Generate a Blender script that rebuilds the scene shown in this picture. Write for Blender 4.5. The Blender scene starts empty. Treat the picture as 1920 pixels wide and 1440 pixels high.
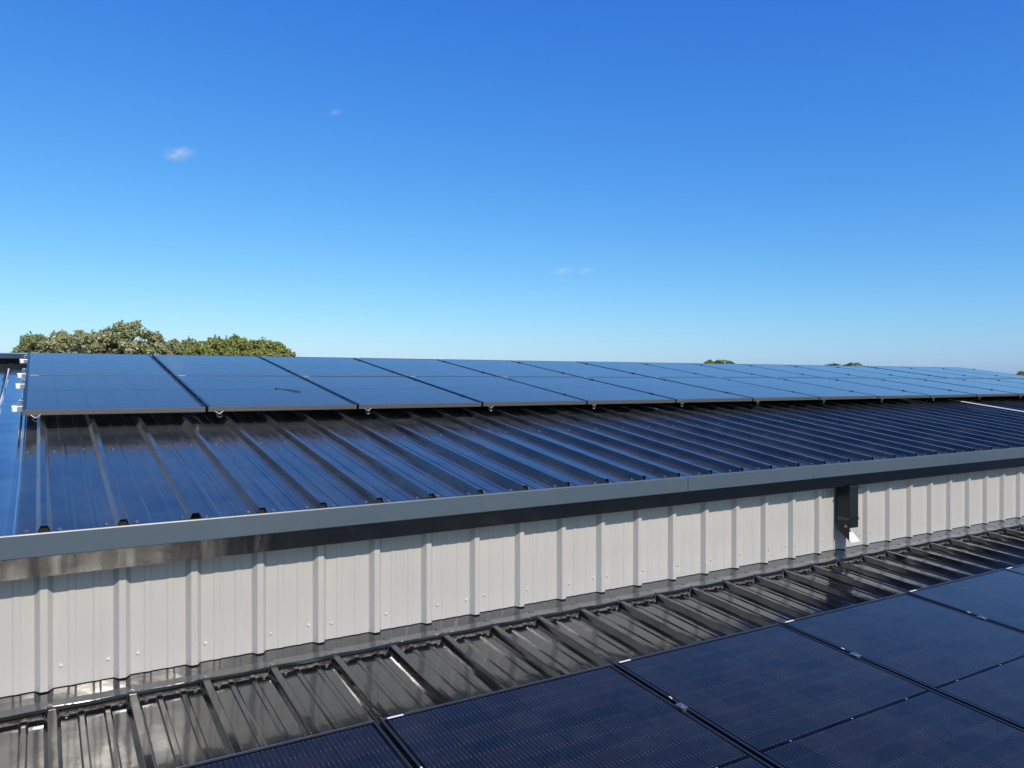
import bpy, bmesh, math, random
from mathutils import Vector, Matrix, noise
R = math.radians
random.seed(7)
S = bpy.context.scene
COL = S.collection
H = 6.5                      # eye height above the ground; all z below are relative to the eye, +H

# ------------------------------------------------------------------ camera
cam = bpy.data.cameras.new('camera')
co = bpy.data.objects.new('camera', cam); COL.objects.link(co)
cam.sensor_width = 36; cam.lens = 1454.46/1920*36
cam.clip_start = .05; cam.clip_end = 20000
co.location = (0, 0, H)
co.rotation_mode = 'XYZ'
co.rotation_euler = (R(90-.242), 0, R(-31.357))
S.camera = co

# ------------------------------------------------------------------ world, sun, exposure
SUN_AZ, SUN_EL = 4.0, 40.0   # azimuth: degrees towards +X from -Y
sd = Vector((math.sin(R(SUN_AZ))*math.cos(R(SUN_EL)), -math.cos(R(SUN_AZ))*math.cos(R(SUN_EL)), math.sin(R(SUN_EL))))
w = bpy.data.worlds.new('World'); S.world = w; w.use_nodes = True
nt = w.node_tree; nt.nodes.clear()
sky = nt.nodes.new('ShaderNodeTexSky'); sky.sky_type = 'NISHITA'; sky.sun_disc = False
sky.sun_elevation = R(SUN_EL); sky.sun_rotation = math.atan2(sd.x, sd.y)
sky.altitude = 0; sky.air_density = 1.0; sky.dust_density = .6; sky.ozone_density = 3.0
bg = nt.nodes.new('ShaderNodeBackground'); bg.inputs['Strength'].default_value = .1
# colour response of the camera: one power curve per channel on the sky's radiance
sp = nt.nodes.new('ShaderNodeSeparateColor'); cb = nt.nodes.new('ShaderNodeCombineColor')
nt.links.new(sky.outputs[0], sp.inputs[0])
for i, (g, k) in enumerate(((1.50, .348), (1.05, 1.015), (.508, 3.72))):
    p_ = nt.nodes.new('ShaderNodeMath'); p_.operation = 'POWER'; p_.inputs[1].default_value = g
    q_ = nt.nodes.new('ShaderNodeMath'); q_.operation = 'MULTIPLY'; q_.inputs[1].default_value = k
    nt.links.new(sp.outputs[i], p_.inputs[0]); nt.links.new(p_.outputs[0], q_.inputs[0]); 
    m_ = nt.nodes.new('ShaderNodeMath'); m_.operation = 'MINIMUM'; m_.inputs[1].default_value = (8.0, 8.6, 10.0)[i]   # soft ceiling of the circumsolar glow
    nt.links.new(q_.outputs[0], m_.inputs[0]); nt.links.new(m_.outputs[0], cb.inputs[i])
wo = nt.nodes.new('ShaderNodeOutputWorld')
nt.links.new(cb.outputs[0], bg.inputs['Color'])
nt.links.new(bg.outputs[0], wo.inputs['Surface'])
sl = bpy.data.lights.new('sun', 'SUN'); sl.energy = 4.5; sl.angle = R(.5); sl.color = (1, .92, .80)
so = bpy.data.objects.new('sun', sl); COL.objects.link(so)
so.rotation_euler = (-sd).to_track_quat('-Z', 'Y').to_euler()
S.view_settings.view_transform = 'Standard'; S.view_settings.look = 'None'
S.view_settings.gamma = 1; S.view_settings.exposure = 0.0
S.cycles.max_bounces = 10; S.cycles.volume_bounces = 6; S.cycles.glossy_bounces = 5

# ------------------------------------------------------------------ materials
def mat(name, base=(.5,.5,.5), rough=.5, metal=0., spec=.5, coat=0., coatr=.1, sheen=0.):
    m = bpy.data.materials.new(name); m.use_nodes = True
    b = m.node_tree.nodes['Principled BSDF']
    b.inputs['Base Color'].default_value = (*base, 1); b.inputs['Roughness'].default_value = rough
    b.inputs['Metallic'].default_value = metal; b.inputs['Specular IOR Level'].default_value = spec
    b.inputs['Coat Weight'].default_value = coat; b.inputs['Coat Roughness'].default_value = coatr
    b.inputs['Coat IOR'].default_value = 1.6
    b.inputs['Sheen Weight'].default_value = sheen; b.inputs['Sheen Roughness'].default_value = .3
    return m, m.node_tree, b
def nd(t, typ, **kw):
    n = t.nodes.new(typ)
    for k, v in kw.items():
        if k in n.inputs: n.inputs[k].default_value = v
        else: setattr(n, k, v)
    return n
def coords(t, sc=(1,1,1), kind='Object'):
    tc = nd(t, 'ShaderNodeTexCoord'); mp = nd(t, 'ShaderNodeMapping'); mp.inputs['Scale'].default_value = sc
    t.links.new(tc.outputs[kind], mp.inputs['Vector']); return mp.outputs[0]
def ntex(t, vec, scale, detail=4, rough=.55):
    n = nd(t, 'ShaderNodeTexNoise', Scale=scale, Detail=detail, Roughness=rough); t.links.new(vec, n.inputs['Vector']); return n.outputs['Fac']
def ramp(t, fac, stops):
    r = nd(t, 'ShaderNodeValToRGB'); e = r.color_ramp.elements
    while len(e) < len(stops): e.new(.5)
    for i, (p, c) in enumerate(stops):
        e[i].position = p; e[i].color = (*c, 1) if isinstance(c, tuple) else (c, c, c, 1)
    t.links.new(fac, r.inputs[0]); return r.outputs[0]
def M(t, op, a, b=None, c=None, clamp=False):
    n = nd(t, 'ShaderNodeMath', operation=op, use_clamp=clamp)
    for i, x in enumerate((a, b, c)):
        if x is None: continue
        if hasattr(x, 'links'): t.links.new(x, n.inputs[i])
        else: n.inputs[i].default_value = x
    return n.outputs[0]
def mixc(t, f, a, b):
    n = nd(t, 'ShaderNodeMix', data_type='RGBA')
    for k, x in ((0, f), (6, a), (7, b)):
        if hasattr(x, 'links'): t.links.new(x, n.inputs[k])
        else: n.inputs[k].default_value = x if k == 0 else (*x, 1)
    return n.outputs[2]
def bump(t, b, h, strength, dist, prev=None):
    n = nd(t, 'ShaderNodeBump', Strength=strength, Distance=dist); t.links.new(h, n.inputs['Height'])
    if prev: t.links.new(prev, n.inputs['Normal'])
    t.links.new(n.outputs[0], b.inputs['Normal']); return n.outputs[0]

def coated_steel(name, base, dust, rough, spec=.5, wav=.012, dustamt=.5, coat=0, coatr=.08, fine=.0006, sheen=0., wsc=(1,.45,1)):
    m, t, b = mat(name, base, rough, 0, spec, coat, coatr, sheen)
    v = coords(t); vs = coords(t, (9, .8, 9))
    blotch = ntex(t, v, 2.2, 6, .62); streak = ntex(t, vs, 1.3, 5, .6); spk = ntex(t, v, 38, 3, .7)
    d = M(t, 'MULTIPLY', ramp(t, blotch, [(.35, 0.), (.75, 1.)]), ramp(t, streak, [(.3, .25), (.7, 1.)]))
    d = M(t, 'ADD', d, M(t, 'MULTIPLY', ramp(t, spk, [(.6, 0.), (.8, 1.)]), .35))
    d = M(t, 'MULTIPLY', d, dustamt, clamp=True)
    t.links.new(mixc(t, d, base, dust), b.inputs['Base Color'])
    t.links.new(M(t, 'ADD', M(t, 'MULTIPLY', d, .25), rough), b.inputs['Roughness'])
    n1 = bump(t, b, ntex(t, coords(t, wsc), 3.0, 2, .5), 1.0, wav)
    n2 = bump(t, b, ntex(t, v, 14, 3, .5), 1.0, fine, n1)
    if coat: t.links.new(n2, b.inputs['Coat Normal'])
    return m
m_roof = coated_steel('dark_coated_roof_steel', (.012,.014,.018), (.075,.074,.074), .14, .5, .010, .85, coat=.3, coatr=.06, sheen=.09)
m_verge = coated_steel('blue_reflecting_verge_steel', (.02,.024,.030), (.075,.074,.074), .14, .9, .012, .7, coat=1, coatr=.06, sheen=.12)
m_lroof = coated_steel('black_coated_roof_steel', (.005,.006,.007), (.036,.036,.037), .11, .8, .009, .45, coat=.4, coatr=.06)
m_flash = coated_steel('black_flashing_steel', (.009,.010,.012), (.05,.048,.045), .12, .9, .011, .5, coat=.3, coatr=.07)
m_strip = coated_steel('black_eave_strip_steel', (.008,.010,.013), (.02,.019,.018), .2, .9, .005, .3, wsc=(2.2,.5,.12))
m_fasc = coated_steel('blue_grey_gutter_steel', (.052,.077,.105), (.075,.095,.115), .38, 1.0, .004, .35)
def wallmat():
    m, t, b = mat('off_white_cladding_steel', (.42,.4,.37), .17, 0, 1.0)
    v = coords(t)
    n = ntex(t, v, 1.6, 5, .6); st = ntex(t, coords(t, (14, 14, .9)), 1.2, 4, .6)
    c = mixc(t, ramp(t, n, [(.3, 0.), (.7, 1.)]), (.43,.415,.395), (.46,.435,.41))
    c = mixc(t, M(t, 'MULTIPLY', ramp(t, st, [(.55, 0.), (.8, 1.)]), .25), c, (.36,.345,.32))
    t.links.new(c, b.inputs['Base Color'])
    n1 = bump(t, b, ntex(t, coords(t, (1, 1, .5)), 4, 2, .5), 1, .004)
    return m
m_wall = wallmat()
m_dark = mat('dark_filler', (.012,.012,.013), .8)[0]
m_foam = None
def foam():
    m, t, b = mat('pale_yellow_sealant', (.42,.40,.27), .7)
    t.links.new(mixc(t, ramp(t, ntex(t, coords(t), 40, 4), [(.4, 0.), (.6, 1.)]), (.02,.02,.019), (.14,.13,.10)), b.inputs['Base Color']); return m
m_foam = foam()
m_frame = mat('black_anodised_aluminium', (.045,.043,.046), .36, .5)[0]
m_fend = mat('sunlit_frame_face', (.14,.132,.136), .4, .5)[0]  # paler copy of the frame metal: sunlight on the front bar put into colour
m_edgehi = mat('painted_frame_highlight', (.55,.56,.58), .35, 1)[0]  # pale metal that paints reflected light onto the far frame edges
m_black = mat('black_clamp', (.02,.02,.022), .4, .3)[0]
m_alu = mat('bright_aluminium', (.75,.76,.78), .38, 1)[0]
m_cap = mat('white_plastic', (.85,.85,.85), .4)[0]
m_zinc = mat('zinc_steel', (.17,.18,.19), .45, 1)[0]
m_screw = mat('screw_head_steel', (.35,.35,.35), .3, .8)[0]
m_wscrew = mat('cream_screw_cap', (.6,.58,.54), .25)[0]
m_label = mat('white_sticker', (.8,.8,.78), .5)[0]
m_white = mat('white_sheet_plate', (.62,.62,.59), .45)[0]
m_pipe = mat('dark_downpipe_steel', (.010,.013,.017), .35, 0, .4)[0]

PW, PL = 1.134, 1.690         # panel width, length
def panelmat():
    m, t, b = mat('solar_cell_glass', (.01,.012,.03), .10, 0, .30, sheen=.27)
    tc = nd(t, 'ShaderNodeTexCoord'); sx = nd(t, 'ShaderNodeSeparateXYZ'); t.links.new(tc.outputs['Object'], sx.inputs[0])
    x, y = sx.outputs[0], sx.outputs[1]
    cw = (PW-.044)/6; rh = (PL/2-.008-.022)/9
    u = M(t, 'DIVIDE', M(t, 'SUBTRACT', x, .022), cw)
    yy = M(t, 'SUBTRACT', y, PL/2); v = M(t, 'DIVIDE', M(t, 'SUBTRACT', M(t, 'ABSOLUTE', yy), .008), rh)
    inside = M(t, 'MULTIPLY', M(t, 'MULTIPLY', M(t, 'GREATER_THAN', u, 0), M(t, 'LESS_THAN', u, 6)),
               M(t, 'MULTIPLY', M(t, 'GREATER_THAN', v, 0), M(t, 'LESS_THAN', v, 9)))
    fu = M(t, 'FRACT', u); fv = M(t, 'FRACT', v)
    du = M(t, 'MULTIPLY', M(t, 'SUBTRACT', .5, M(t, 'ABSOLUTE', M(t, 'SUBTRACT', fu, .5))), cw)
    dv = M(t, 'MULTIPLY', M(t, 'SUBTRACT', .5, M(t, 'ABSOLUTE', M(t, 'SUBTRACT', fv, .5))), rh)
    gap = M(t, 'LESS_THAN', M(t, 'MINIMUM', du, dv), .0012)
    lb = M(t, 'ABSOLUTE', M(t, 'SUBTRACT', M(t, 'FRACT', M(t, 'MULTIPLY', fu, 10)), .5))
    dl = M(t, 'MULTIPLY', lb, cw/10)
    line = M(t, 'LESS_THAN', dl, .00045)
    dot = M(t, 'MULTIPLY', M(t, 'LESS_THAN', dl, .0013), M(t, 'LESS_THAN', M(t, 'ABSOLUTE', M(t, 'SUBTRACT', dv, .0045)), .0016))
    oi = nd(t, 'ShaderNodeObjectInfo')
    cell = nd(t, 'ShaderNodeCombineXYZ')
    t.links.new(M(t, 'FLOOR', u), cell.inputs[0]); t.links.new(M(t, 'ADD', M(t, 'FLOOR', v), M(t, 'MULTIPLY', M(t, 'GREATER_THAN', yy, 0), 20)), cell.inputs[1])
    t.links.new(M(t, 'MULTIPLY', oi.outputs['Random'], 97), cell.inputs[2])
    wn = nd(t, 'ShaderNodeTexWhiteNoise', noise_dimensions='3D'); t.links.new(cell.outputs[0], wn.inputs['Vector'])
    ccol = ramp(t, wn.outputs['Value'], [(0., (.004,.005,.006)), (.35, (.008,.008,.011)), (.7, (.012,.009,.010)), (1., (.007,.009,.010))])
    c = mixc(t, gap, ccol, (.003,.003,.005))
    c = mixc(t, line, c, (.05,.052,.06))
    c = mixc(t, dot, c, (.14,.14,.155))
    c = mixc(t, inside, (.0015,.0018,.003), c)
    seen = M(t, 'MULTIPLY', inside, M(t, 'SUBTRACT', 1, M(t, 'MULTIPLY', gap, .7)))
    t.links.new(M(t, 'ADD', .05, M(t, 'MULTIPLY', seen, .21)), b.inputs['Specular IOR Level'])
    t.links.new(M(t, 'MULTIPLY', seen, .27), b.inputs['Sheen Weight'])
    # pale solder spots along the dark centre line
    f3 = M(t, 'ABSOLUTE', M(t, 'SUBTRACT', M(t, 'FRACT', M(t, 'MULTIPLY', M(t, 'DIVIDE', x, PW), 3)), .5))
    spot = M(t, 'MULTIPLY', M(t, 'LESS_THAN', f3, .012), M(t, 'LESS_THAN', M(t, 'ABSOLUTE', yy), .003))
    c = mixc(t, spot, c, (.3,.3,.32))
    dust = ramp(t, ntex(t, coords(t), 5, 6, .65), [(.45, 0.), (.8, 1.)])
    c = mixc(t, M(t, 'MULTIPLY', dust, .05), c, (.25,.25,.25))
    t.links.new(c, b.inputs['Base Color'])
    t.links.new(M(t, 'ADD', .07, M(t, 'MULTIPLY', dust, .06)), b.inputs['Roughness'])
    return m
m_cell = panelmat()

# ------------------------------------------------------------------ helpers
def tag(o, label=None, cat=None, group=None, kind=None):
    if label: o['label'] = label
    if cat: o['category'] = cat
    if group: o['group'] = group
    if kind: o['kind'] = kind
    return o
def empty(name, loc, rot=(0,0,0), **kw):
    o = bpy.data.objects.new(name, None); COL.objects.link(o); o.location = loc; o.rotation_euler = rot
    o.empty_display_size = .1
    return tag(o, **kw)
def link(name, bm, m, parent=None, smooth=False, solid=0, bevel=0):
    me = bpy.data.meshes.new(name); bm.normal_update(); bm.to_mesh(me); bm.free()
    me.materials.append(m)
    if smooth:
        for p in me.polygons: p.use_smooth = True
    o = bpy.data.objects.new(name, me); COL.objects.link(o)
    if parent: o.parent = parent
    if solid:
        md = o.modifiers.new('s', 'SOLIDIFY'); md.thickness = solid; md.offset = -1
    if bevel:
        md = o.modifiers.new('b', 'BEVEL'); md.width = bevel; md.segments = 2; md.limit_method = 'ANGLE'
    return o
def box(bm, x0, x1, y0, y1, z0, z1):
    vs = [bm.verts.new((x, y, z)) for x in (x0, x1) for y in (y0, y1) for z in (z0, z1)]
    for f in ((0,1,3,2),(4,6,7,5),(0,4,5,1),(2,3,7,6),(0,2,6,4),(1,5,7,3)):
        bm.faces.new([vs[i] for i in f])
def extr(bm, prof, x0, x1, n=1, wob=None):
    """sweep an open (y,z) profile along X; wob(x,i) may shift a profile point"""
    rows = []
    for k in range(n+1):
        x = x0+(x1-x0)*k/n
        rows.append([bm.verts.new((x, *(wob(x, i, p) if wob else p))) for i, p in enumerate(prof)])
    for a, b in zip(rows, rows[1:]):
        for i in range(len(prof)-1): bm.faces.new((a[i], a[i+1], b[i+1], b[i]))
def cyl(bm, c, axis, r, h, n=10, r2=None):
    axis = Vector(axis).normalized(); r2 = r if r2 is None else r2
    q = axis.to_track_quat('Z', 'Y'); c = Vector(c)
    a = [bm.verts.new(c+q@Vector((r*math.cos(2*math.pi*i/n), r*math.sin(2*math.pi*i/n), 0))) for i in range(n)]
    b = [bm.verts.new(c+q@Vector((r2*math.cos(2*math.pi*i/n), r2*math.sin(2*math.pi*i/n), h))) for i in range(n)]
    bm.faces.new(a[::-1]); bm.faces.new(b)
    for i in range(n): bm.faces.new((a[i], a[(i+1)%n], b[(i+1)%n], b[i]))
def tube(bm, pts, rad, n=8):
    rings = []
    for i, p in enumerate(pts):
        d = (Vector(pts[min(i+1, len(pts)-1)])-Vector(pts[max(i-1, 0)])).normalized()
        q = d.to_track_quat('Z', 'Y'); r = rad[i] if isinstance(rad, (list, tuple)) else rad
        rings.append([bm.verts.new(Vector(p)+q@Vector((r*math.cos(2*math.pi*k/n), r*math.sin(2*math.pi*k/n), 0))) for k in range(n)])
    for a, b in zip(rings, rings[1:]):
        for k in range(n): bm.faces.new((a[k], a[(k+1)%n], b[(k+1)%n], b[k]))
    bm.faces.new(rings[0][::-1]); bm.faces.new(rings[-1])

def profile(x0, x1, phase, p, base, top, h, mh, mw, ms, minors=(.35, .67)):
    """trapezoid sheet section between x0 and x1: list of (x, height); rib centres at phase+k*p"""
    pts = [(x0, 0)]
    k = math.floor((x0-phase)/p)-1
    while phase+k*p < x1+p:
        c = phase+k*p
        seg = [(c-base/2, 0), (c-top/2, h), (c+top/2, h), (c+base/2, 0)]
        for f in minors:
            mc = c+f*p
            seg += [(mc-mw/2-ms, 0), (mc-mw/2, mh), (mc+mw/2, mh), (mc+mw/2+ms, 0)]
        for i, q in enumerate(seg):
            a_ = seg[i-1] if i else (c-p*.2, 0); b_ = seg[i+1] if i < len(seg)-1 else (c+p*.8, 0)
            for e in (a_, b_):
                L_ = math.hypot(e[0]-q[0], e[1]-q[1]); f_ = min(.0018/L_, .35)
                z_ = (q[0]+(e[0]-q[0])*f_, q[1]+(e[1]-q[1])*f_)
                if x0 < z_[0] < x1: pts.append(z_)
        k += 1
    pts.append((x1, 0))
    return pts
def sheet(bm, pts, ts, fn):
    """fn(x, h, t) -> 3D point"""
    rows = [[bm.verts.new(fn(x, h, t)) for x, h in pts] for t in ts]
    for a, b in zip(rows, rows[1:]):
        for i in range(len(pts)-1): bm.faces.new((a[i], a[i+1], b[i+1], b[i]))

TH1, TH2 = R(8.176), R(4.97)
c1, s1, c2, s2 = math.cos(TH1), math.sin(TH1), math.cos(TH2), math.sin(TH2)
GY, GZ = 3.8315, H-.6403                    # gutter lip
RZ0 = H-.652                                # upper pan level at the gutter
def up_pt(x, h, d): return (x, GY+.016+d*c1-h*s1, RZ0+d*s1+h*c1)     # d = distance up the slope
RP = .302; RPH = .0161
WY, WZ = 3.985, H-1.3598
LP = .3065; LPH = .0426; WP = .3083; WPH = .0146
LY, LZ = 3.7825, H-1.3749                   # flashing edge on the lower rib tops
LH = .034
def lo_pt(x, h, d): return (x, LY+.10-d*c2-h*-s2*-1, LZ-.006-LH/c2+.10*math.tan(TH2)-d*s2+h*c2)   # d = distance down the slope
X0, X1 = -3.0, 17.30

# ------------------------------------------------------------------ ground
def ground():
    m, t, b = mat('grass_field', (.06,.09,.03), .9)
    n = ntex(t, coords(t), .03, 8, .6)
    t.links.new(ramp(t, n, [(.3, (.05,.075,.025)), (.55, (.08,.10,.035)), (.75, (.12,.11,.055))]), b.inputs['Base Color'])
    bm = bmesh.new(); bmesh.ops.create_grid(bm, x_segments=60, y_segments=60, size=6000)
    for v in bm.verts:
        d = v.co.xy.length
        v.co.z = 0 if d < 60 else 1.2*noise.noise(v.co*.004)-d*.0006
    o = link('ground', bm, m, smooth=True); tag(o, kind='structure')
    m2, t, b = mat('concrete_yard', (.32,.31,.29), .85)
    t.links.new(ramp(t, ntex(t, coords(t), .8, 8, .6), [(.3, (.24,.235,.22)), (.7, (.36,.35,.32))]), b.inputs['Base Color'])
    bm = bmesh.new(); bmesh.ops.create_grid(bm, x_segments=1, y_segments=1, size=1)
    for v in bm.verts: v.co = Vector((7+v.co.x*22, 2+v.co.y*20, .006))
    tag(link('yard', bm, m2), kind='structure')
ground()

# ------------------------------------------------------------------ main building (upper roof, wall, gutter)
mb = empty('metal_building', (7, 8, 0), label='metal clad building with dark ribbed roof, off white ribbed wall and blue grey gutter edge', cat='building')
def P(name, bm, m, parent=mb, **k):
    """geometry given in world coordinates, parented to a thing"""
    bmesh.ops.translate(bm, verts=bm.verts, vec=-parent_world(parent)); return link(name, bm, m, parent, **k)
def parent_world(o):
    v = Vector(o.location)
    while o.parent: o = o.parent; v += Vector(o.location)
    return v
RIDGE_D = (9.56-GY-.016)/c1
pts = profile(-.085, X1, RPH, RP, .057, .028, .037, .0035, .022, .005)
bm = bmesh.new(); sheet(bm, pts, [i*RIDGE_D/12 for i in range(13)], up_pt)
roof = P('roof', bm, m_roof, solid=.0012)
# far slope behind the ridge
bm = bmesh.new()
ry, rz = up_pt(0, 0, RIDGE_D)[1:]
sheet(bm, pts, [0, 6], lambda x, h, t: (x, ry+.02+t*c1+h*s1, rz-t*s1+h*c1))
P('far_roof_slope', bm, m_roof)
# verge flashing at the left end
bm = bmesh.new()
vp = [(-.078, .003), (-.082, .010), (-.086, .012), (-.090, .010), (-.094, .005), (-.106, .004), (-.110, .008), (-.117, .009), (-.122, .005), (-.235, .006),
      (-.243, .010), (-.250, .0155), (-.257, .016), (-.263, .012), (-.268, .004), (-.30, .001), (-.62, -.006), (-.95, -.01), (-1.6, -.01), (-3.0, -.01)]
sheet(bm, vp[::-1], [i*RIDGE_D/14 for i in range(15)], lambda x, h, t: up_pt(x+.004*noise.noise(Vector((x*3, t*1.7, 0))), h+.0015*noise.noise(Vector((x*9, t*2.3, 5))), t))
P('verge_flashing', bm, m_verge, smooth=True)
bm = bmesh.new()  # added white strip along the fold, painting a sun glint of uneven width
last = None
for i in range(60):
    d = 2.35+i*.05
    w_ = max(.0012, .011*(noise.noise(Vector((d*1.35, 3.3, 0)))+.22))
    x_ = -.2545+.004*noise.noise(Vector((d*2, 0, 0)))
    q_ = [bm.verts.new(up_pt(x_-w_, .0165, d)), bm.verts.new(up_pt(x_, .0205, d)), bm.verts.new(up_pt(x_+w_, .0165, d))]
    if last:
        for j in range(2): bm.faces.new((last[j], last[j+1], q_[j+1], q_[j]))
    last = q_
P('verge_glint_strip', bm, m_label)
# ridge capping with a turned-down front lip
zr = H+.281
bm = bmesh.new()
extr(bm, [(9.50, zr-.052), (9.502, zr-.050), (9.536, zr-.004), (9.541, zr), (9.72, zr+.012), (9.90, zr), (9.905, zr-.05)], X0, X1-.04, 30)
P('ridge_cap', bm, m_verge, solid=.0015)
bm = bmesh.new(); box(bm, X0, X1-.05, 9.58, 9.86, zr-.13, zr-.012); P('ridge_filler', bm, m_dark)
# wall cladding: ribs stand out towards -Y
bm = bmesh.new()
wp = profile(X0, X1, WPH, WP, .070, .029, .032, .0035, .022, .006)
zt = GZ-.03
sheet(bm, wp, [WZ, WZ+.3, zt], lambda x, h, t: (x, WY-h, t))
P('wall', bm, m_wall)
bm = bmesh.new()
box(bm, X0, X1, WY+.02, 15.3, 0, GZ-.05); P('wall_core', bm, m_wall)
bm = bmesh.new()
for y0 in (WY+.004,):
    vsg = [(y0, GZ-.05), (9.7, zr-.14), (15.3, GZ-.12)]
    for xx in (X1-.012,):
        a = [bm.verts.new((xx, y, z)) for y, z in vsg]; bm.faces.new(a)
P('gable_infill', bm, m_wall)
# gutter / eave box: lip, blue-grey face, return
fz = H-.7445; sz = H-.8375
bm = bmesh.new()
segs = [X0, 3.719, 5.008, 9.1, 13.2, X1]
for i, (a, b) in enumerate(zip(segs, segs[1:])):
    o_ = .0015*(i % 2)
    extr(bm, [(GY+.060, GZ-.022), (GY+.020, GZ-.018), (GY+.014, GZ-.006), (GY+.006, GZ-.001), (GY+.001-o_, GZ-.003), (GY-.001-o_, GZ-.008), (GY-o_, fz+.003), (GY+.002-o_, fz), (GY+.02, fz)], a, b-.0015,
         max(2, int((b-a)/.3)), lambda x, i, p: (p[0]+.0012*noise.noise(Vector((x*1.7, i*.2, 0))), p[1]))
gut = P('gutter', bm, m_fasc)
for xj in (3.719, 5.008, 9.1):
    bm = bmesh.new(); box(bm, xj-.0015, xj+.0003, GY-.0025, GY+.004, fz+.004, GZ-.004)
    P('joint', bm, m_strip, gut)
bm = bmesh.new()
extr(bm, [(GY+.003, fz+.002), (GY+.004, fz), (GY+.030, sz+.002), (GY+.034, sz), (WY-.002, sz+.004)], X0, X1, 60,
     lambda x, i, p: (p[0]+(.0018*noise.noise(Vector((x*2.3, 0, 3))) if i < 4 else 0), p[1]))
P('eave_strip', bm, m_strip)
# closed rib ends at the gutter
k = 0
while RPH+k*RP < X1-.05:
    c = RPH+k*RP
    if k != 2:
        bm = bmesh.new()
        q = [(c-.025, .0012), (c-.013, .0345), (c+.013, .0345), (c+.025, .0012)]
        bm.faces.new([bm.verts.new(up_pt(x, h, .012)) for x, h in q])
        P('rib_end_filler', bm, m_dark, roof)
    k += 1
# folded cover over one rib end
c = RPH+2*RP
bm = bmesh.new()
pr = [(c-.058, .003), (c-.032, .003), (c-.016, .0395), (c+.016, .0395), (c+.032, .003), (c+.050, .003)]
sheet(bm, pr, [0, .04, .085], lambda x, h, t: up_pt(x, h, t-.004))
P('rib_cover', bm, m_roof, solid=.001)

def screw_mesh(r=.008, hh=.005, washer=.012):
    bm = bmesh.new()
    cyl(bm, (0,0,0), (0,0,1), washer, .0015, 12); cyl(bm, (0,0,.0012), (0,0,1), r, hh, 6)
    cyl(bm, (0,0,.001), (0,0,1), r*1.25, .0012, 10)
    me = bpy.data.meshes.new('screw'); bm.to_mesh(me); bm.free(); return me
me_rs = screw_mesh(); me_rs.materials.append(m_screw)
me_ws = screw_mesh(.0056, .006, .0078); me_ws.materials.append(m_wscrew)
def put(me, name, loc, rot, parent):
    o = bpy.data.objects.new(name, me); COL.objects.link(o); o.parent = parent
    o.location = Vector(loc)-parent_world(parent); o.rotation_euler = rot; return o
# roof screws: eave row, purlin row
n = 0
for k in range(0, 34):
    c = RPH+k*RP
    for dx, d in ((.062, .050), (-.055, .056), (.30*RP+.03, 1.555) if False else (.07, 1.58), (-.075, 1.60)):
        if d > 1 and k > 14 and dx > 0: continue
        if n >= 95: break
        jx, jd = random.uniform(-.012, .012), random.uniform(-.008, .012)
        put(me_rs, 'screw', up_pt(c+dx+jx, .0005, d+jd), (TH1, 0, random.random()), roof); n += 1
wall = bpy.data.objects['wall']
k = 0
for i in range(0, 27):
    c = WPH+i*WP
    put(me_ws, 'screw', (c+.060+random.uniform(-.006,.006), WY-.0004, WZ+.088+random.uniform(-.008,.008)), (R(90), 0, random.random()), wall)
    if i % 3 == 0: put(me_ws, 'screw', (c+WP-.056, WY-.0004, WZ+.088+random.uniform(-.006,.006)), (R(90), 0, 0), wall)
# apron flashing between wall foot and lower roof
bm = bmesh.new()
def fw(x, i, p):
    a = (0, .2, .6, 1, 1, 1, 1, 0)[i]
    ph = (x-LPH)/LP*2*math.pi
    return (p[0]+.0012*noise.noise(Vector((x*4, i, 0))), p[1]+.0022*a*math.cos(ph)*(1 if i < 7 else 0)+.002*noise.noise(Vector((x*2.6, i*.7, 2)))*a)
fzb = WZ-.004
extr(bm, [(WY-.001, fzb+.0), (WY-.05, fzb-.006), (WY-.11, fzb-.013), (LY+.012, LZ+.001), (LY+.004, LZ), (LY, LZ-.003), (LY-.001, LZ-.012), (LY+.002, LZ-.014)], X0, X1, 420, fw)
fl = P('apron_flashing', bm, m_flash, smooth=False)
for i in range(-1, 27):
    put(me_rs, 'screw', (LPH+i*LP+random.uniform(-.008,.004), LY+.016, LZ+.003), (TH2, 0, random.random()), fl)
lpts = profile(X0, X1, LPH, LP, .058, .030, LH, .006, .020, .0045)
bm = bmesh.new()
random.seed(3)
fp = []
for (xa_, ha_), (xb_, hb_) in zip(lpts, lpts[1:]):
    m_ = max(1, int((xb_-xa_)/.012))
    fp += [(xa_+(xb_-xa_)*q/m_, ha_+(hb_-ha_)*q/m_) for q in range(m_)]
last = None
for x, h in fp:
    top_ = .0985 if h > .02 else .1015+.002*noise.noise(Vector((x*22, 0, 0)))+.0025*noise.noise(Vector((x*70, 0, 0)))
    r_ = [bm.verts.new(lo_pt(x, h+.0012, top_)), bm.verts.new(lo_pt(x, h+.0045, top_-.003)), bm.verts.new(lo_pt(x, h+.007, top_-.016))]
    if last:
        for q in range(2): bm.faces.new((last[q], last[q+1], r_[q+1], r_[q]))
    last = r_
P('foam_sealant', bm, m_foam)
bm = bmesh.new()
for k in range(-3, 50):
    c = LPH+k*LP
    box(bm, c+.034, c+LP-.034, LY+.014, LY+.03, LZ-.06, LZ-.004)
P('rib_filler', bm, m_dark)

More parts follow.
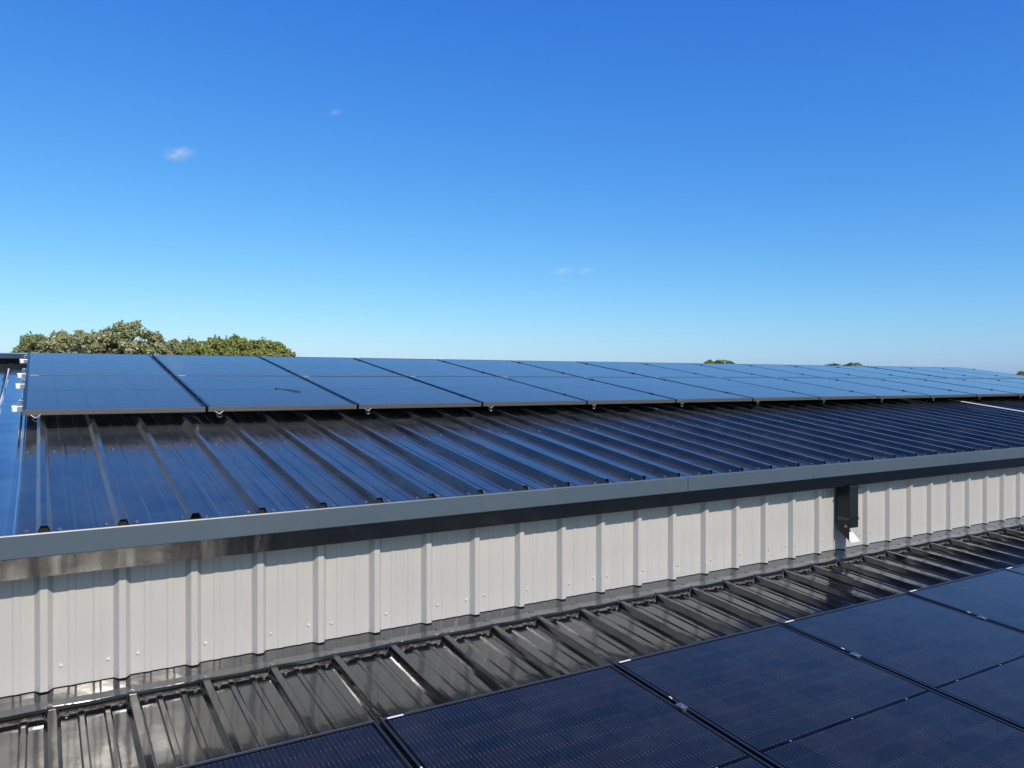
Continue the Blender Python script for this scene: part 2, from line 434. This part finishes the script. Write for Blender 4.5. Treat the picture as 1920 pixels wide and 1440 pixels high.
# downpipe with cut foot and white splash plate
dp = empty('downpipe', (5.52, WY-.04, WZ+.18)); dp.parent = mb; dp.location = Vector((5.52, WY-.04, WZ+.18))-parent_world(mb)
xa, xb, yf = 5.467, 5.579, 3.845; zb = H-1.168; yb = WY-.032
bm = bmesh.new()
ztp = sz+.01
for q in (((xa,yf,zb),(xb,yf,zb),(xb,yf,ztp),(xa,yf,ztp)), ((xa,yb,zb-.02),(xa,yf,zb),(xa,yf,ztp),(xa,yb,ztp)),
          ((xb,yf,zb),(xb,yb,zb-.02),(xb,yb,ztp),(xb,yf,ztp)), ((xa,yb,zb-.02),(xb,yb,zb-.02),(xb,yb,ztp),(xa,yb,ztp)),
          ((xa,yf,zb),(xa,yf,zb-.10),(xa,yb,zb-.02))):
    bm.faces.new([bm.verts.new(p) for p in q])
P('pipe', bm, m_pipe, dp, solid=.0015)
bm = bmesh.new()
for q in (((xa+.012,yb-.01,zb+.0),(xb-.002,yb-.01,zb+.0),(xb+.018,yf-.005,zb-.115),(xa+.02,yf-.005,zb-.115)),
          ((xb-.002,yb-.01,zb),(xb+.018,yf-.005,zb-.115),(xb+.035,yb-.002,zb-.11))):
    bm.faces.new([bm.verts.new(p) for p in q])
P('splash_plate', bm, m_white, dp, solid=.0015)
bm = bmesh.new()
for zz in (zb+.06,):
    box(bm, xa-.003, xb+.003, yf-.003, yf-.0005, zz, zz+.022); box(bm, xa-.003, xa-.0005, yf-.0005, yb, zz, zz+.022)
P('strap', bm, m_strip, dp)
bm = bmesh.new()
box(bm, xa-.008, xb+.008, yf-.008, yf-.0005, ztp-.03, ztp-.012)
P('collar', bm, m_strip, dp)
put(me_rs, 'screw', (xa-.0005, yf+.03, zb+.012), (0, R(-90), 0), dp)

# ------------------------------------------------------------------ lower lean-to roof
lt = empty('lean_to', (7, 0, 0), label='low lean-to with glossy black ribbed roof meeting the foot of the off white wall', cat='lean-to')
bm = bmesh.new()
sheet(bm, lpts, [i*.55 for i in range(19)], lo_pt)
lroof = P('roof', bm, m_lroof, lt, solid=.0012)
bm = bmesh.new(); box(bm, X0+.05, X1-.05, lo_pt(0,0,9.85)[1], WY-.05, 0, H-2.35); P('wall', bm, m_wall, lt)
bm = bmesh.new(); xx = lo_pt(0,0,9.95); 
extr(bm, [(xx[1]+.03, xx[2]-.03), (xx[1]-.12, xx[2]-.03), (xx[1]-.12, xx[2]-.16), (xx[1]+.03, xx[2]-.16)], X0, X1, 2); P('gutter', bm, m_fasc, lt, solid=.002)
n_ = 0
for k in range(0, 24):     # two screws in each pan just below the flashing
    c = LPH+k*LP
    for dx in (.052, LP-.05):
        put(me_rs, 'screw', lo_pt(c+dx, .002, .112), (-TH2+math.pi*0, 0, random.random()), lroof)

# ------------------------------------------------------------------ solar panels
def frame_bm():
    bm = bmesh.new(); t_ = .0115; d = .035
    for (x0, x1, y0, y1) in ((0, PW, PL-t_, PL), (0, t_, t_, PL-t_), (PW-t_, PW, t_, PL-t_)):
        box(bm, x0, x1, y0, y1, -d, 0)
    for y0, y1 in ((.0, -.0012),):      # fine ribs along the outer faces of the short sides
        for z in (-.012, -.023): box(bm, .002, PW-.002, PL, PL+.0012, z-.0035, z)
    return bm
def make_panel():
    root = bpy.data.objects.new('solar_panel', None); COL.objects.link(root); root.empty_display_size = .1
    link('frame', frame_bm(), m_frame, root, bevel=.002)
    bm = bmesh.new(); box(bm, .0115, PW-.0115, .0115, PL-.0115, -.008, -.0015); link('glass', bm, m_cell, root)
    bm = bmesh.new(); box(bm, .028, .095, PL-.0105, PL-.001, 0, .0008); link('sticker', bm, m_label, root)
    bm = bmesh.new(); box(bm, 0, PW, 0, .0115, -.035, 0)
    for z in (-.012, -.023): box(bm, .002, PW-.002, -.0012, 0, z-.0035, z)
    link('front_frame', bm, m_fend, root, bevel=.0015)
    return root
def bracket_bm():
    bm = bmesh.new()
    tube(bm, [(-.028,-.001,.008), (-.012,-.006,-.004), (0,-.008,-.012), (.014,-.006,-.004), (.030,-.001,.010)], .0035, 6)
    tube(bm, [(-.018,-.004,-.024), (-.008,-.009,-.010), (.006,-.009,-.010), (.020,-.004,-.022), (.028,-.002,-.030)], .003, 6)
    box(bm, -.014, .014, -.006, -.003, -.016, .004)
    tube(bm, [(-.016,-.002,-.026), (0,.0,-.038), (.016,-.002,-.034)], .0025, 6)
    return bm
proto = make_panel()
br = link('bracket', bracket_bm(), m_zinc, proto); br.location = (.075, .002, -.040)
ORD = ['first', 'second', 'third', 'fourth', 'fifth', 'sixth', 'seventh', 'eighth', 'ninth', 'tenth', 'eleventh', 'twelfth', 'thirteenth', 'fourteenth', 'fifteenth']
def copy_panel(skip=()):
    c = proto.copy(); COL.objects.link(c)
    for ch in proto.children:
        if ch.name.split('.')[0] in skip: continue
        d = ch.copy(); COL.objects.link(d); d.parent = c
    return c
PX0 = -.1001; PY0 = 6.0077; PZ0 = H-.1942; ST = 1.154; RL = 1.708
first = True
for r in range(2):
    for k in range(15):
        if first: p = proto; first = False
        else: p = copy_panel(('bracket',) if r else ())
        jit = random.uniform(-.0015, .0015)
        p.location = (PX0+k*ST+.003, PY0+r*RL*c1, PZ0+r*RL*s1+jit)
        p.rotation_euler = (TH1+random.uniform(-.0009, .0009), random.uniform(-.0009, .0009), 0)
        row = ('front', 'back')[r]
        nm = {0: 'leftmost', 14: 'rightmost'}.get(k, ORD[k])
        extra = ', cable tie on it' if (r, k) == (0, 1) else ''
        tag(p, f'{nm} sky blue panel {"" if k in (0,14) else "from the left "}in the upper {row} row{extra}', 'solar panel', 'solar panels in two rows on the upper roof')
# lower array
QX0, QY0, QZ0 = 1.114, 2.828, H-1.3098
for i, k in enumerate(range(-2, 7)):
    p = copy_panel(('bracket',))
    p.location = (QX0+k*ST+.010, QY0-PL*c2, QZ0-PL*s2+random.uniform(-.001, .001)); p.rotation_euler = (TH2+random.uniform(-.002, .002), random.uniform(-.002, .002), 0)
    bm = bmesh.new(); box(bm, .001, .007, PL-.384, PL-.368, .0002, .003)
    link('clip', bm, m_label, p)
    bm = bmesh.new(); box(bm, .004, PW-.004, PL-.0005, PL+.0018, -.003, .0006); link('edge_highlight', bm, m_edgehi, p)  # thin bright strip added as the highlight on the far frame edge
    nm = {0: 'leftmost', 8: 'rightmost'}.get(i, ORD[i]+' from the left')
    tag(p, f'{nm} near dark panel with visible cell lines on the black lean-to roof', 'solar panel', 'solar panels on the lower lean-to roof')

# mounting rails with clamps
def clamp_bm():
    bm = bmesh.new()
    box(bm, -.016, .016, -.022, .022, .0008, .0045); cyl(bm, (0,0,.0045), (0,0,1), .0068, .006, 6); cyl(bm, (0,0,.004), (0,0,1), .009, .0012, 12)
    box(bm, -.0075, .0075, -.02, .02, -.034, .0008)
    return bm
me_cl = bpy.data.meshes.new('clamp'); b_ = clamp_bm(); b_.to_mesh(me_cl); b_.free(); me_cl.materials.append(m_black)
me_cs = me_cl.copy(); me_cs.materials[0] = m_screw
def end_bm():
    bm = bmesh.new()
    box(bm, -.030, .006, -.018, .018, .0008, .0045); box(bm, -.030, -.026, -.018, .018, -.036, .0008)
    cyl(bm, (-.014,0,-.030), (0,0,1), .004, .036, 8); cyl(bm, (-.014,0,.0045), (0,0,1), .0065, .006, 6)
    for z in (-.028, -.02, -.012): box(bm, -.024, -.004, -.010, .010, z, z+.003)
    return bm
me_end = bpy.data.meshes.new('end_clamp'); b_ = end_bm(); b_.to_mesh(me_end); b_.free(); me_end.materials.append(m_alu)
def rail(px0, py, pz, th, x0, x1, ks, label, grp, mcl, ends=True):
    root = empty('mounting_rail', (px0, py, pz), (th, 0, 0), label=label, cat='rail', group=grp)
    bm = bmesh.new(); box(bm, x0, x1, -.020, -.004, -.075, -.036); box(bm, x0, x1, .004, .020, -.075, -.036); box(bm, x0+.002, x1, -.004, .004, -.075, -.05)
    link('rail_bar', bm, m_alu, root, bevel=.001)
    for k in ks:
        o = bpy.data.objects.new('clamp', mcl); COL.objects.link(o); o.parent = root; o.location = (k*ST-.010+.003, 0, 0)
    if ends:
        bm = bmesh.new(); box(bm, x0+.004, x0+.036, -.0215, .0215, -.077, -.0345); link('end_cap', bm, m_cap, root, bevel=.006)
        o = bpy.data.objects.new('end_clamp', me_end); COL.objects.link(o); o.parent = root; o.location = (.0, -.0, 0)
    return root
spots = [(.384, 'front'), (1.449, 'second'), (2.073, 'third'), (3.123, 'backmost')]
for d, nm in spots:
    rail(PX0, PY0+d*c1, PZ0+d*s1, TH1, -.066, 15*ST-.01, list(range(1, 16)),
         f'{nm} aluminium rail under the upper panels with its white end cap at the left verge', 'mounting rails of the upper panels', me_cl)
for d, nm in ((.457, 'upper'), (1.32, 'lower')):
    rail(QX0+.007, QY0-d*c2, QZ0-d*s2, TH2, -2*ST, 7*ST, list(range(-2, 7)),
         f'{nm} rail with small bolted clamps between the near dark panels', 'mounting rails of the lower panels', me_cs, False)

# cable tie lying on the second panel
def on_glass(x, y, h=.003): return (x, y, PZ0+(y-PY0)*math.tan(TH1)+h)
bm = bmesh.new()
tube(bm, [on_glass(*q) for q in ((1.768,6.868), (1.80,6.84), (1.835,6.80), (1.865,6.78), (1.895,6.76), (1.925,6.71), (1.925,6.665), (1.897,6.655), (1.875,6.70), (1.85,6.765), (1.835,6.795))], .0019, 6)
box(bm, 1.760, 1.772, 6.860, 6.876, on_glass(0,6.868,.001)[2], on_glass(0,6.868,.009)[2])
o = link('cable_tie', bm, m_black); tag(o, 'loose black cable tie curled on the second panel of the front row', 'cable tie')
# pale strip on a rib at the far right
bm = bmesh.new()
kk = round((11.28-RPH)/RP); cx_ = RPH+kk*RP
sheet(bm, [(cx_-.026,.032), (cx_-.016,.042), (cx_+.016,.042), (cx_+.026,.032)], [.3, 1.2, 2.0, 2.45], up_pt)
o = link('metal_strip', bm, m_white, solid=.002); tag(o, 'thin pale metal strip running down the dark ribbed roof at the far right', 'strip')

# ------------------------------------------------------------------ trees
def leafmat(name, a, b_, c):
    m, t, b = mat(name, a, .55, 0, .3)
    oi = nd(t, 'ShaderNodeNewGeometry')
    col = ramp(t, oi.outputs['Random Per Island'], [(0., a), (.55, b_), (1., c)])
    v = ramp(t, ntex(t, coords(t), .9, 3), [(.35, .7), (.65, 1.)])
    mu = nd(t, 'ShaderNodeMix', data_type='RGBA', blend_type='MULTIPLY'); mu.inputs[0].default_value = 1
    t.links.new(col, mu.inputs[6]); t.links.new(v, mu.inputs[7]); t.links.new(mu.outputs[2], b.inputs['Base Color'])
    tr = nd(t, 'ShaderNodeBsdfTranslucent'); t.links.new(mu.outputs[2], tr.inputs['Color'])
    mx = nd(t, 'ShaderNodeMixShader', Fac=.25); out = t.nodes['Material Output']
    t.links.new(b.outputs[0], mx.inputs[1]); t.links.new(tr.outputs[0], mx.inputs[2]); t.links.new(mx.outputs[0], out.inputs['Surface'])
    return m
m_leafg = leafmat('grey_green_leaves', (.19,.21,.08), (.37,.38,.19), (.58,.57,.36))
m_leafy = leafmat('yellow_green_leaves', (.15,.20,.04), (.29,.32,.08), (.42,.42,.15))
m_leafd = leafmat('olive_leaves', (.15,.20,.07), (.28,.31,.13), (.42,.43,.21))
m_bark = mat('bark', (.10,.08,.06), .9)[0]
YAW = R(31.357); F = 1454.46
def at(px, depth):
    u = (px-960)/F
    fx, fy = math.sin(YAW), math.cos(YAW)
    return Vector((depth*(fx+u*fy), depth*(fy-u*fx), 0))
def tree(px, pytop, halfpx, depth, mleaf, label, dens=1.0, leaf=.13, seed=0, deep=4.2, lop=0., group='trees behind the upper roof'):
    rnd = random.Random(seed)
    base = at(px, depth); r = halfpx*depth/F; top = H+(714-pytop)*depth/F
    root = empty('tree', base, label=label, cat='tree', group=group)
    vis = (670-pytop)*depth/F; zr_ = max(1.0, vis*1.25); cz = top-zr_; deep = 2*zr_
    bm = bmesh.new()
    tube(bm, [(0,0,0), (.05,.03,1.5), (-.05,.02,cz-deep*.35), (.1,0,cz+deep*.1)], [.24,.18,.13,.04], 8)
    link('trunk', bm, m_bark, root)
    clumps = []
    nc = int(85*dens*max(1, r/1.3)**1.6) if depth < 100 else 26
    tries = 0
    while len(clumps) < nc and tries < 2000:
        tries += 1
        v = Vector((rnd.gauss(0,1), rnd.gauss(0,1), rnd.gauss(0,1))).normalized()*(rnd.random()**.3)
        cr = rnd.uniform(.20, .42)*(1 if depth < 100 else 2.0)
        v.x = math.copysign(abs(v.x)**.7, v.x)
        x = v.x*max(.2, r-cr*.6); y = v.y*r*.8
        if v.z < -.5: continue
        z = cz+v.z*(zr_-cr*.7)+.25*noise.noise(Vector((x, y, seed)))
        clumps.append((Vector((x, y, min(z, top-cr*.75))), cr))
    clumps.append((Vector((rnd.uniform(-.2,.2)*r, 0, top-.36)), .34))
    bl = bmesh.new()
    for c_, _ in clumps[::2]:
        tube(bl, [(0,0,cz-deep*.4), tuple(c_*.5+Vector((0,0,cz*.5-deep*.1))), tuple(c_)], [.07,.035,.012], 5)
    link('limb', bl, m_bark, root)
    bm = bmesh.new()
    right = Vector((math.cos(YAW), -math.sin(YAW), 0)); fwd = Vector((math.sin(YAW), math.cos(YAW), 0))
    for c_, cr in clumps:
        cc = right*c_.x+fwd*c_.y+Vector((0,0,c_.z))
        n = int(230*(cr/.4)**2*(.12/leaf)**1.2) if depth < 100 else 90
        for _ in range(n):
            v = Vector((rnd.gauss(0,1), rnd.gauss(0,1), rnd.gauss(0,1))).normalized()
            rr = cr*(rnd.random()**.45)*(1+.35*noise.noise((cc+v)*2.5))
            if rnd.random() < .05: rr *= 1.3
            p = cc+Vector((v.x, v.y, v.z*.8))*rr
            s_ = leaf*rnd.uniform(.45, 1.45)
            nrm = (v+Vector((rnd.gauss(0,.6), rnd.gauss(0,.6), rnd.gauss(0,.6)+.3))).normalized()
            q = nrm.to_track_quat('Z', 'Y'); a = rnd.random()*6.28
            e1 = q@Vector((math.cos(a), math.sin(a), 0))*s_; e2 = q@Vector((-math.sin(a), math.cos(a), 0))*s_*.6
            bm.faces.new([bm.verts.new(p+d_) for d_ in (-e1, e2, e1, -e2)])
    tops = sorted(clumps, key=lambda q: -q[0].z)[:max(8, len(clumps)//3)]
    for c_, cr in tops:
        cc = right*c_.x+fwd*c_.y+Vector((0,0,c_.z))
        for _ in range(2 if depth < 100 else 0):
            dv_ = Vector((rnd.gauss(0,.8), rnd.gauss(0,.5), rnd.uniform(.3, 1.1))).normalized(); ln_ = cr*rnd.uniform(1.0, 1.45)
            for q_ in range(16):
                f_ = .5+.5*q_/16; p = cc+dv_*ln_*f_+Vector((rnd.gauss(0,.035), rnd.gauss(0,.035), rnd.gauss(0,.035)))
                s_ = leaf*rnd.uniform(.4, .8); a = rnd.random()*6.28
                e1 = Vector((math.cos(a), rnd.gauss(0,.4), math.sin(a)))*s_; e2 = Vector((-math.sin(a), rnd.gauss(0,.4), math.cos(a)))*s_*.55
                bm.faces.new([bm.verts.new(p+d_) for d_ in (-e1, e2, e1, -e2)])
    link('crown', bm, mleaf, root)
T = [(72, 627, 44, 46, m_leafd, 'small olive green tree at the left end of the tree line beside the roof verge', 1, .085, 1),
     (140, 617, 58, 44, m_leafg, 'grey green tree behind the left panels, between the small olive tree and the tallest tree', 1.1, .085, 2),
     (228, 603, 92, 43, m_leafg, 'tallest and widest grey green tree with ragged top behind the leftmost panel', 1.0, .085, 3),
     (345, 634, 58, 47, m_leafd, 'low loose green tree with thin twigs right of the tallest tree', 1, .085, 4),
     (414, 629, 58, 46, m_leafy, 'yellow green tree with dense top, second from the right in the left tree line', 1.2, .085, 5),
     (482, 635, 68, 45, m_leafy, 'rounded dense yellow green tree ending the left tree line on its right', 1.3, .085, 6)]
for a in T: tree(*a)
tree(1343, 675, 22, 150, m_leafy, 'tiny pale green treetop peeping over the middle of the panel array', 1, .3, 11, 5)
tree(1366, 677, 13, 160, m_leafd, 'tiny darker treetop just right of the pale one over the array', 1, .3, 12, 5)
tree(1562, 681, 16, 150, m_leafd, 'tiny low treetop over the right part of the array', 1, .3, 13, 5)
tree(1597, 680, 22, 150, m_leafd, 'tiny wide treetop over the right part of the array, larger of that pair', 1.2, .3, 14, 5)
tree(1915, 697, 9, 150, m_leafd, 'tiny dark treetop at the right edge of the view beyond the last panel', 1, .3, 15, 5)

# ------------------------------------------------------------------ small wisps of cloud
def cloudmat():
    m = bpy.data.materials.new('cloud_wisp'); m.use_nodes = True; t = m.node_tree; t.nodes.clear()
    out = nd(t, 'ShaderNodeOutputMaterial'); vol = nd(t, 'ShaderNodeVolumePrincipled')
    vol.inputs['Color'].default_value = (1,1,1,1); vol.inputs['Anisotropy'].default_value = -.35
    tc = nd(t, 'ShaderNodeTexCoord')
    ln = nd(t, 'ShaderNodeVectorMath', operation='LENGTH'); t.links.new(tc.outputs['Object'], ln.inputs[0])
    fall = M(t, 'SUBTRACT', 1, ln.outputs['Value'], clamp=True)
    nz = ntex(t, coords(t, (1.3, 1.3, 1.3)), 1.5, 4, .6)
    d = M(t, 'MULTIPLY', M(t, 'MULTIPLY', fall, fall), ramp(t, nz, [(.42, 0.), (.68, 1.)]))
    t.links.new(M(t, 'MULTIPLY', d, .03), vol.inputs['Density']); t.links.new(vol.outputs[0], out.inputs['Volume'])
    return m
m_cloud = cloudmat()
def cloud(px, py, w_, h_, label):
    D = 4000; base = at(px, D); s = D/F
    bm = bmesh.new(); bmesh.ops.create_icosphere(bm, subdivisions=3, radius=1)
    o = link('cloud', bm, m_cloud); o.location = (base.x, base.y, H+(714-py)*s)
    o.scale = (w_*s, w_*s*.7, h_*s); o.rotation_euler = (0, R(-8), -YAW)
    tag(o, label, 'cloud', 'small cloud wisps')
cloud(336, 289, 40, 18, 'faint small white cloud wisp high on the left of the blue sky')
cloud(628, 212, 18, 8, 'faintest tiny cloud wisp, the highest one in the sky')
cloud(1053, 509, 28, 11, 'small pale cloud wisp low in the middle sky, left of a smaller one')
cloud(1098, 508, 22, 10, 'small pale cloud wisp low in the middle sky, right one of two neighbours')
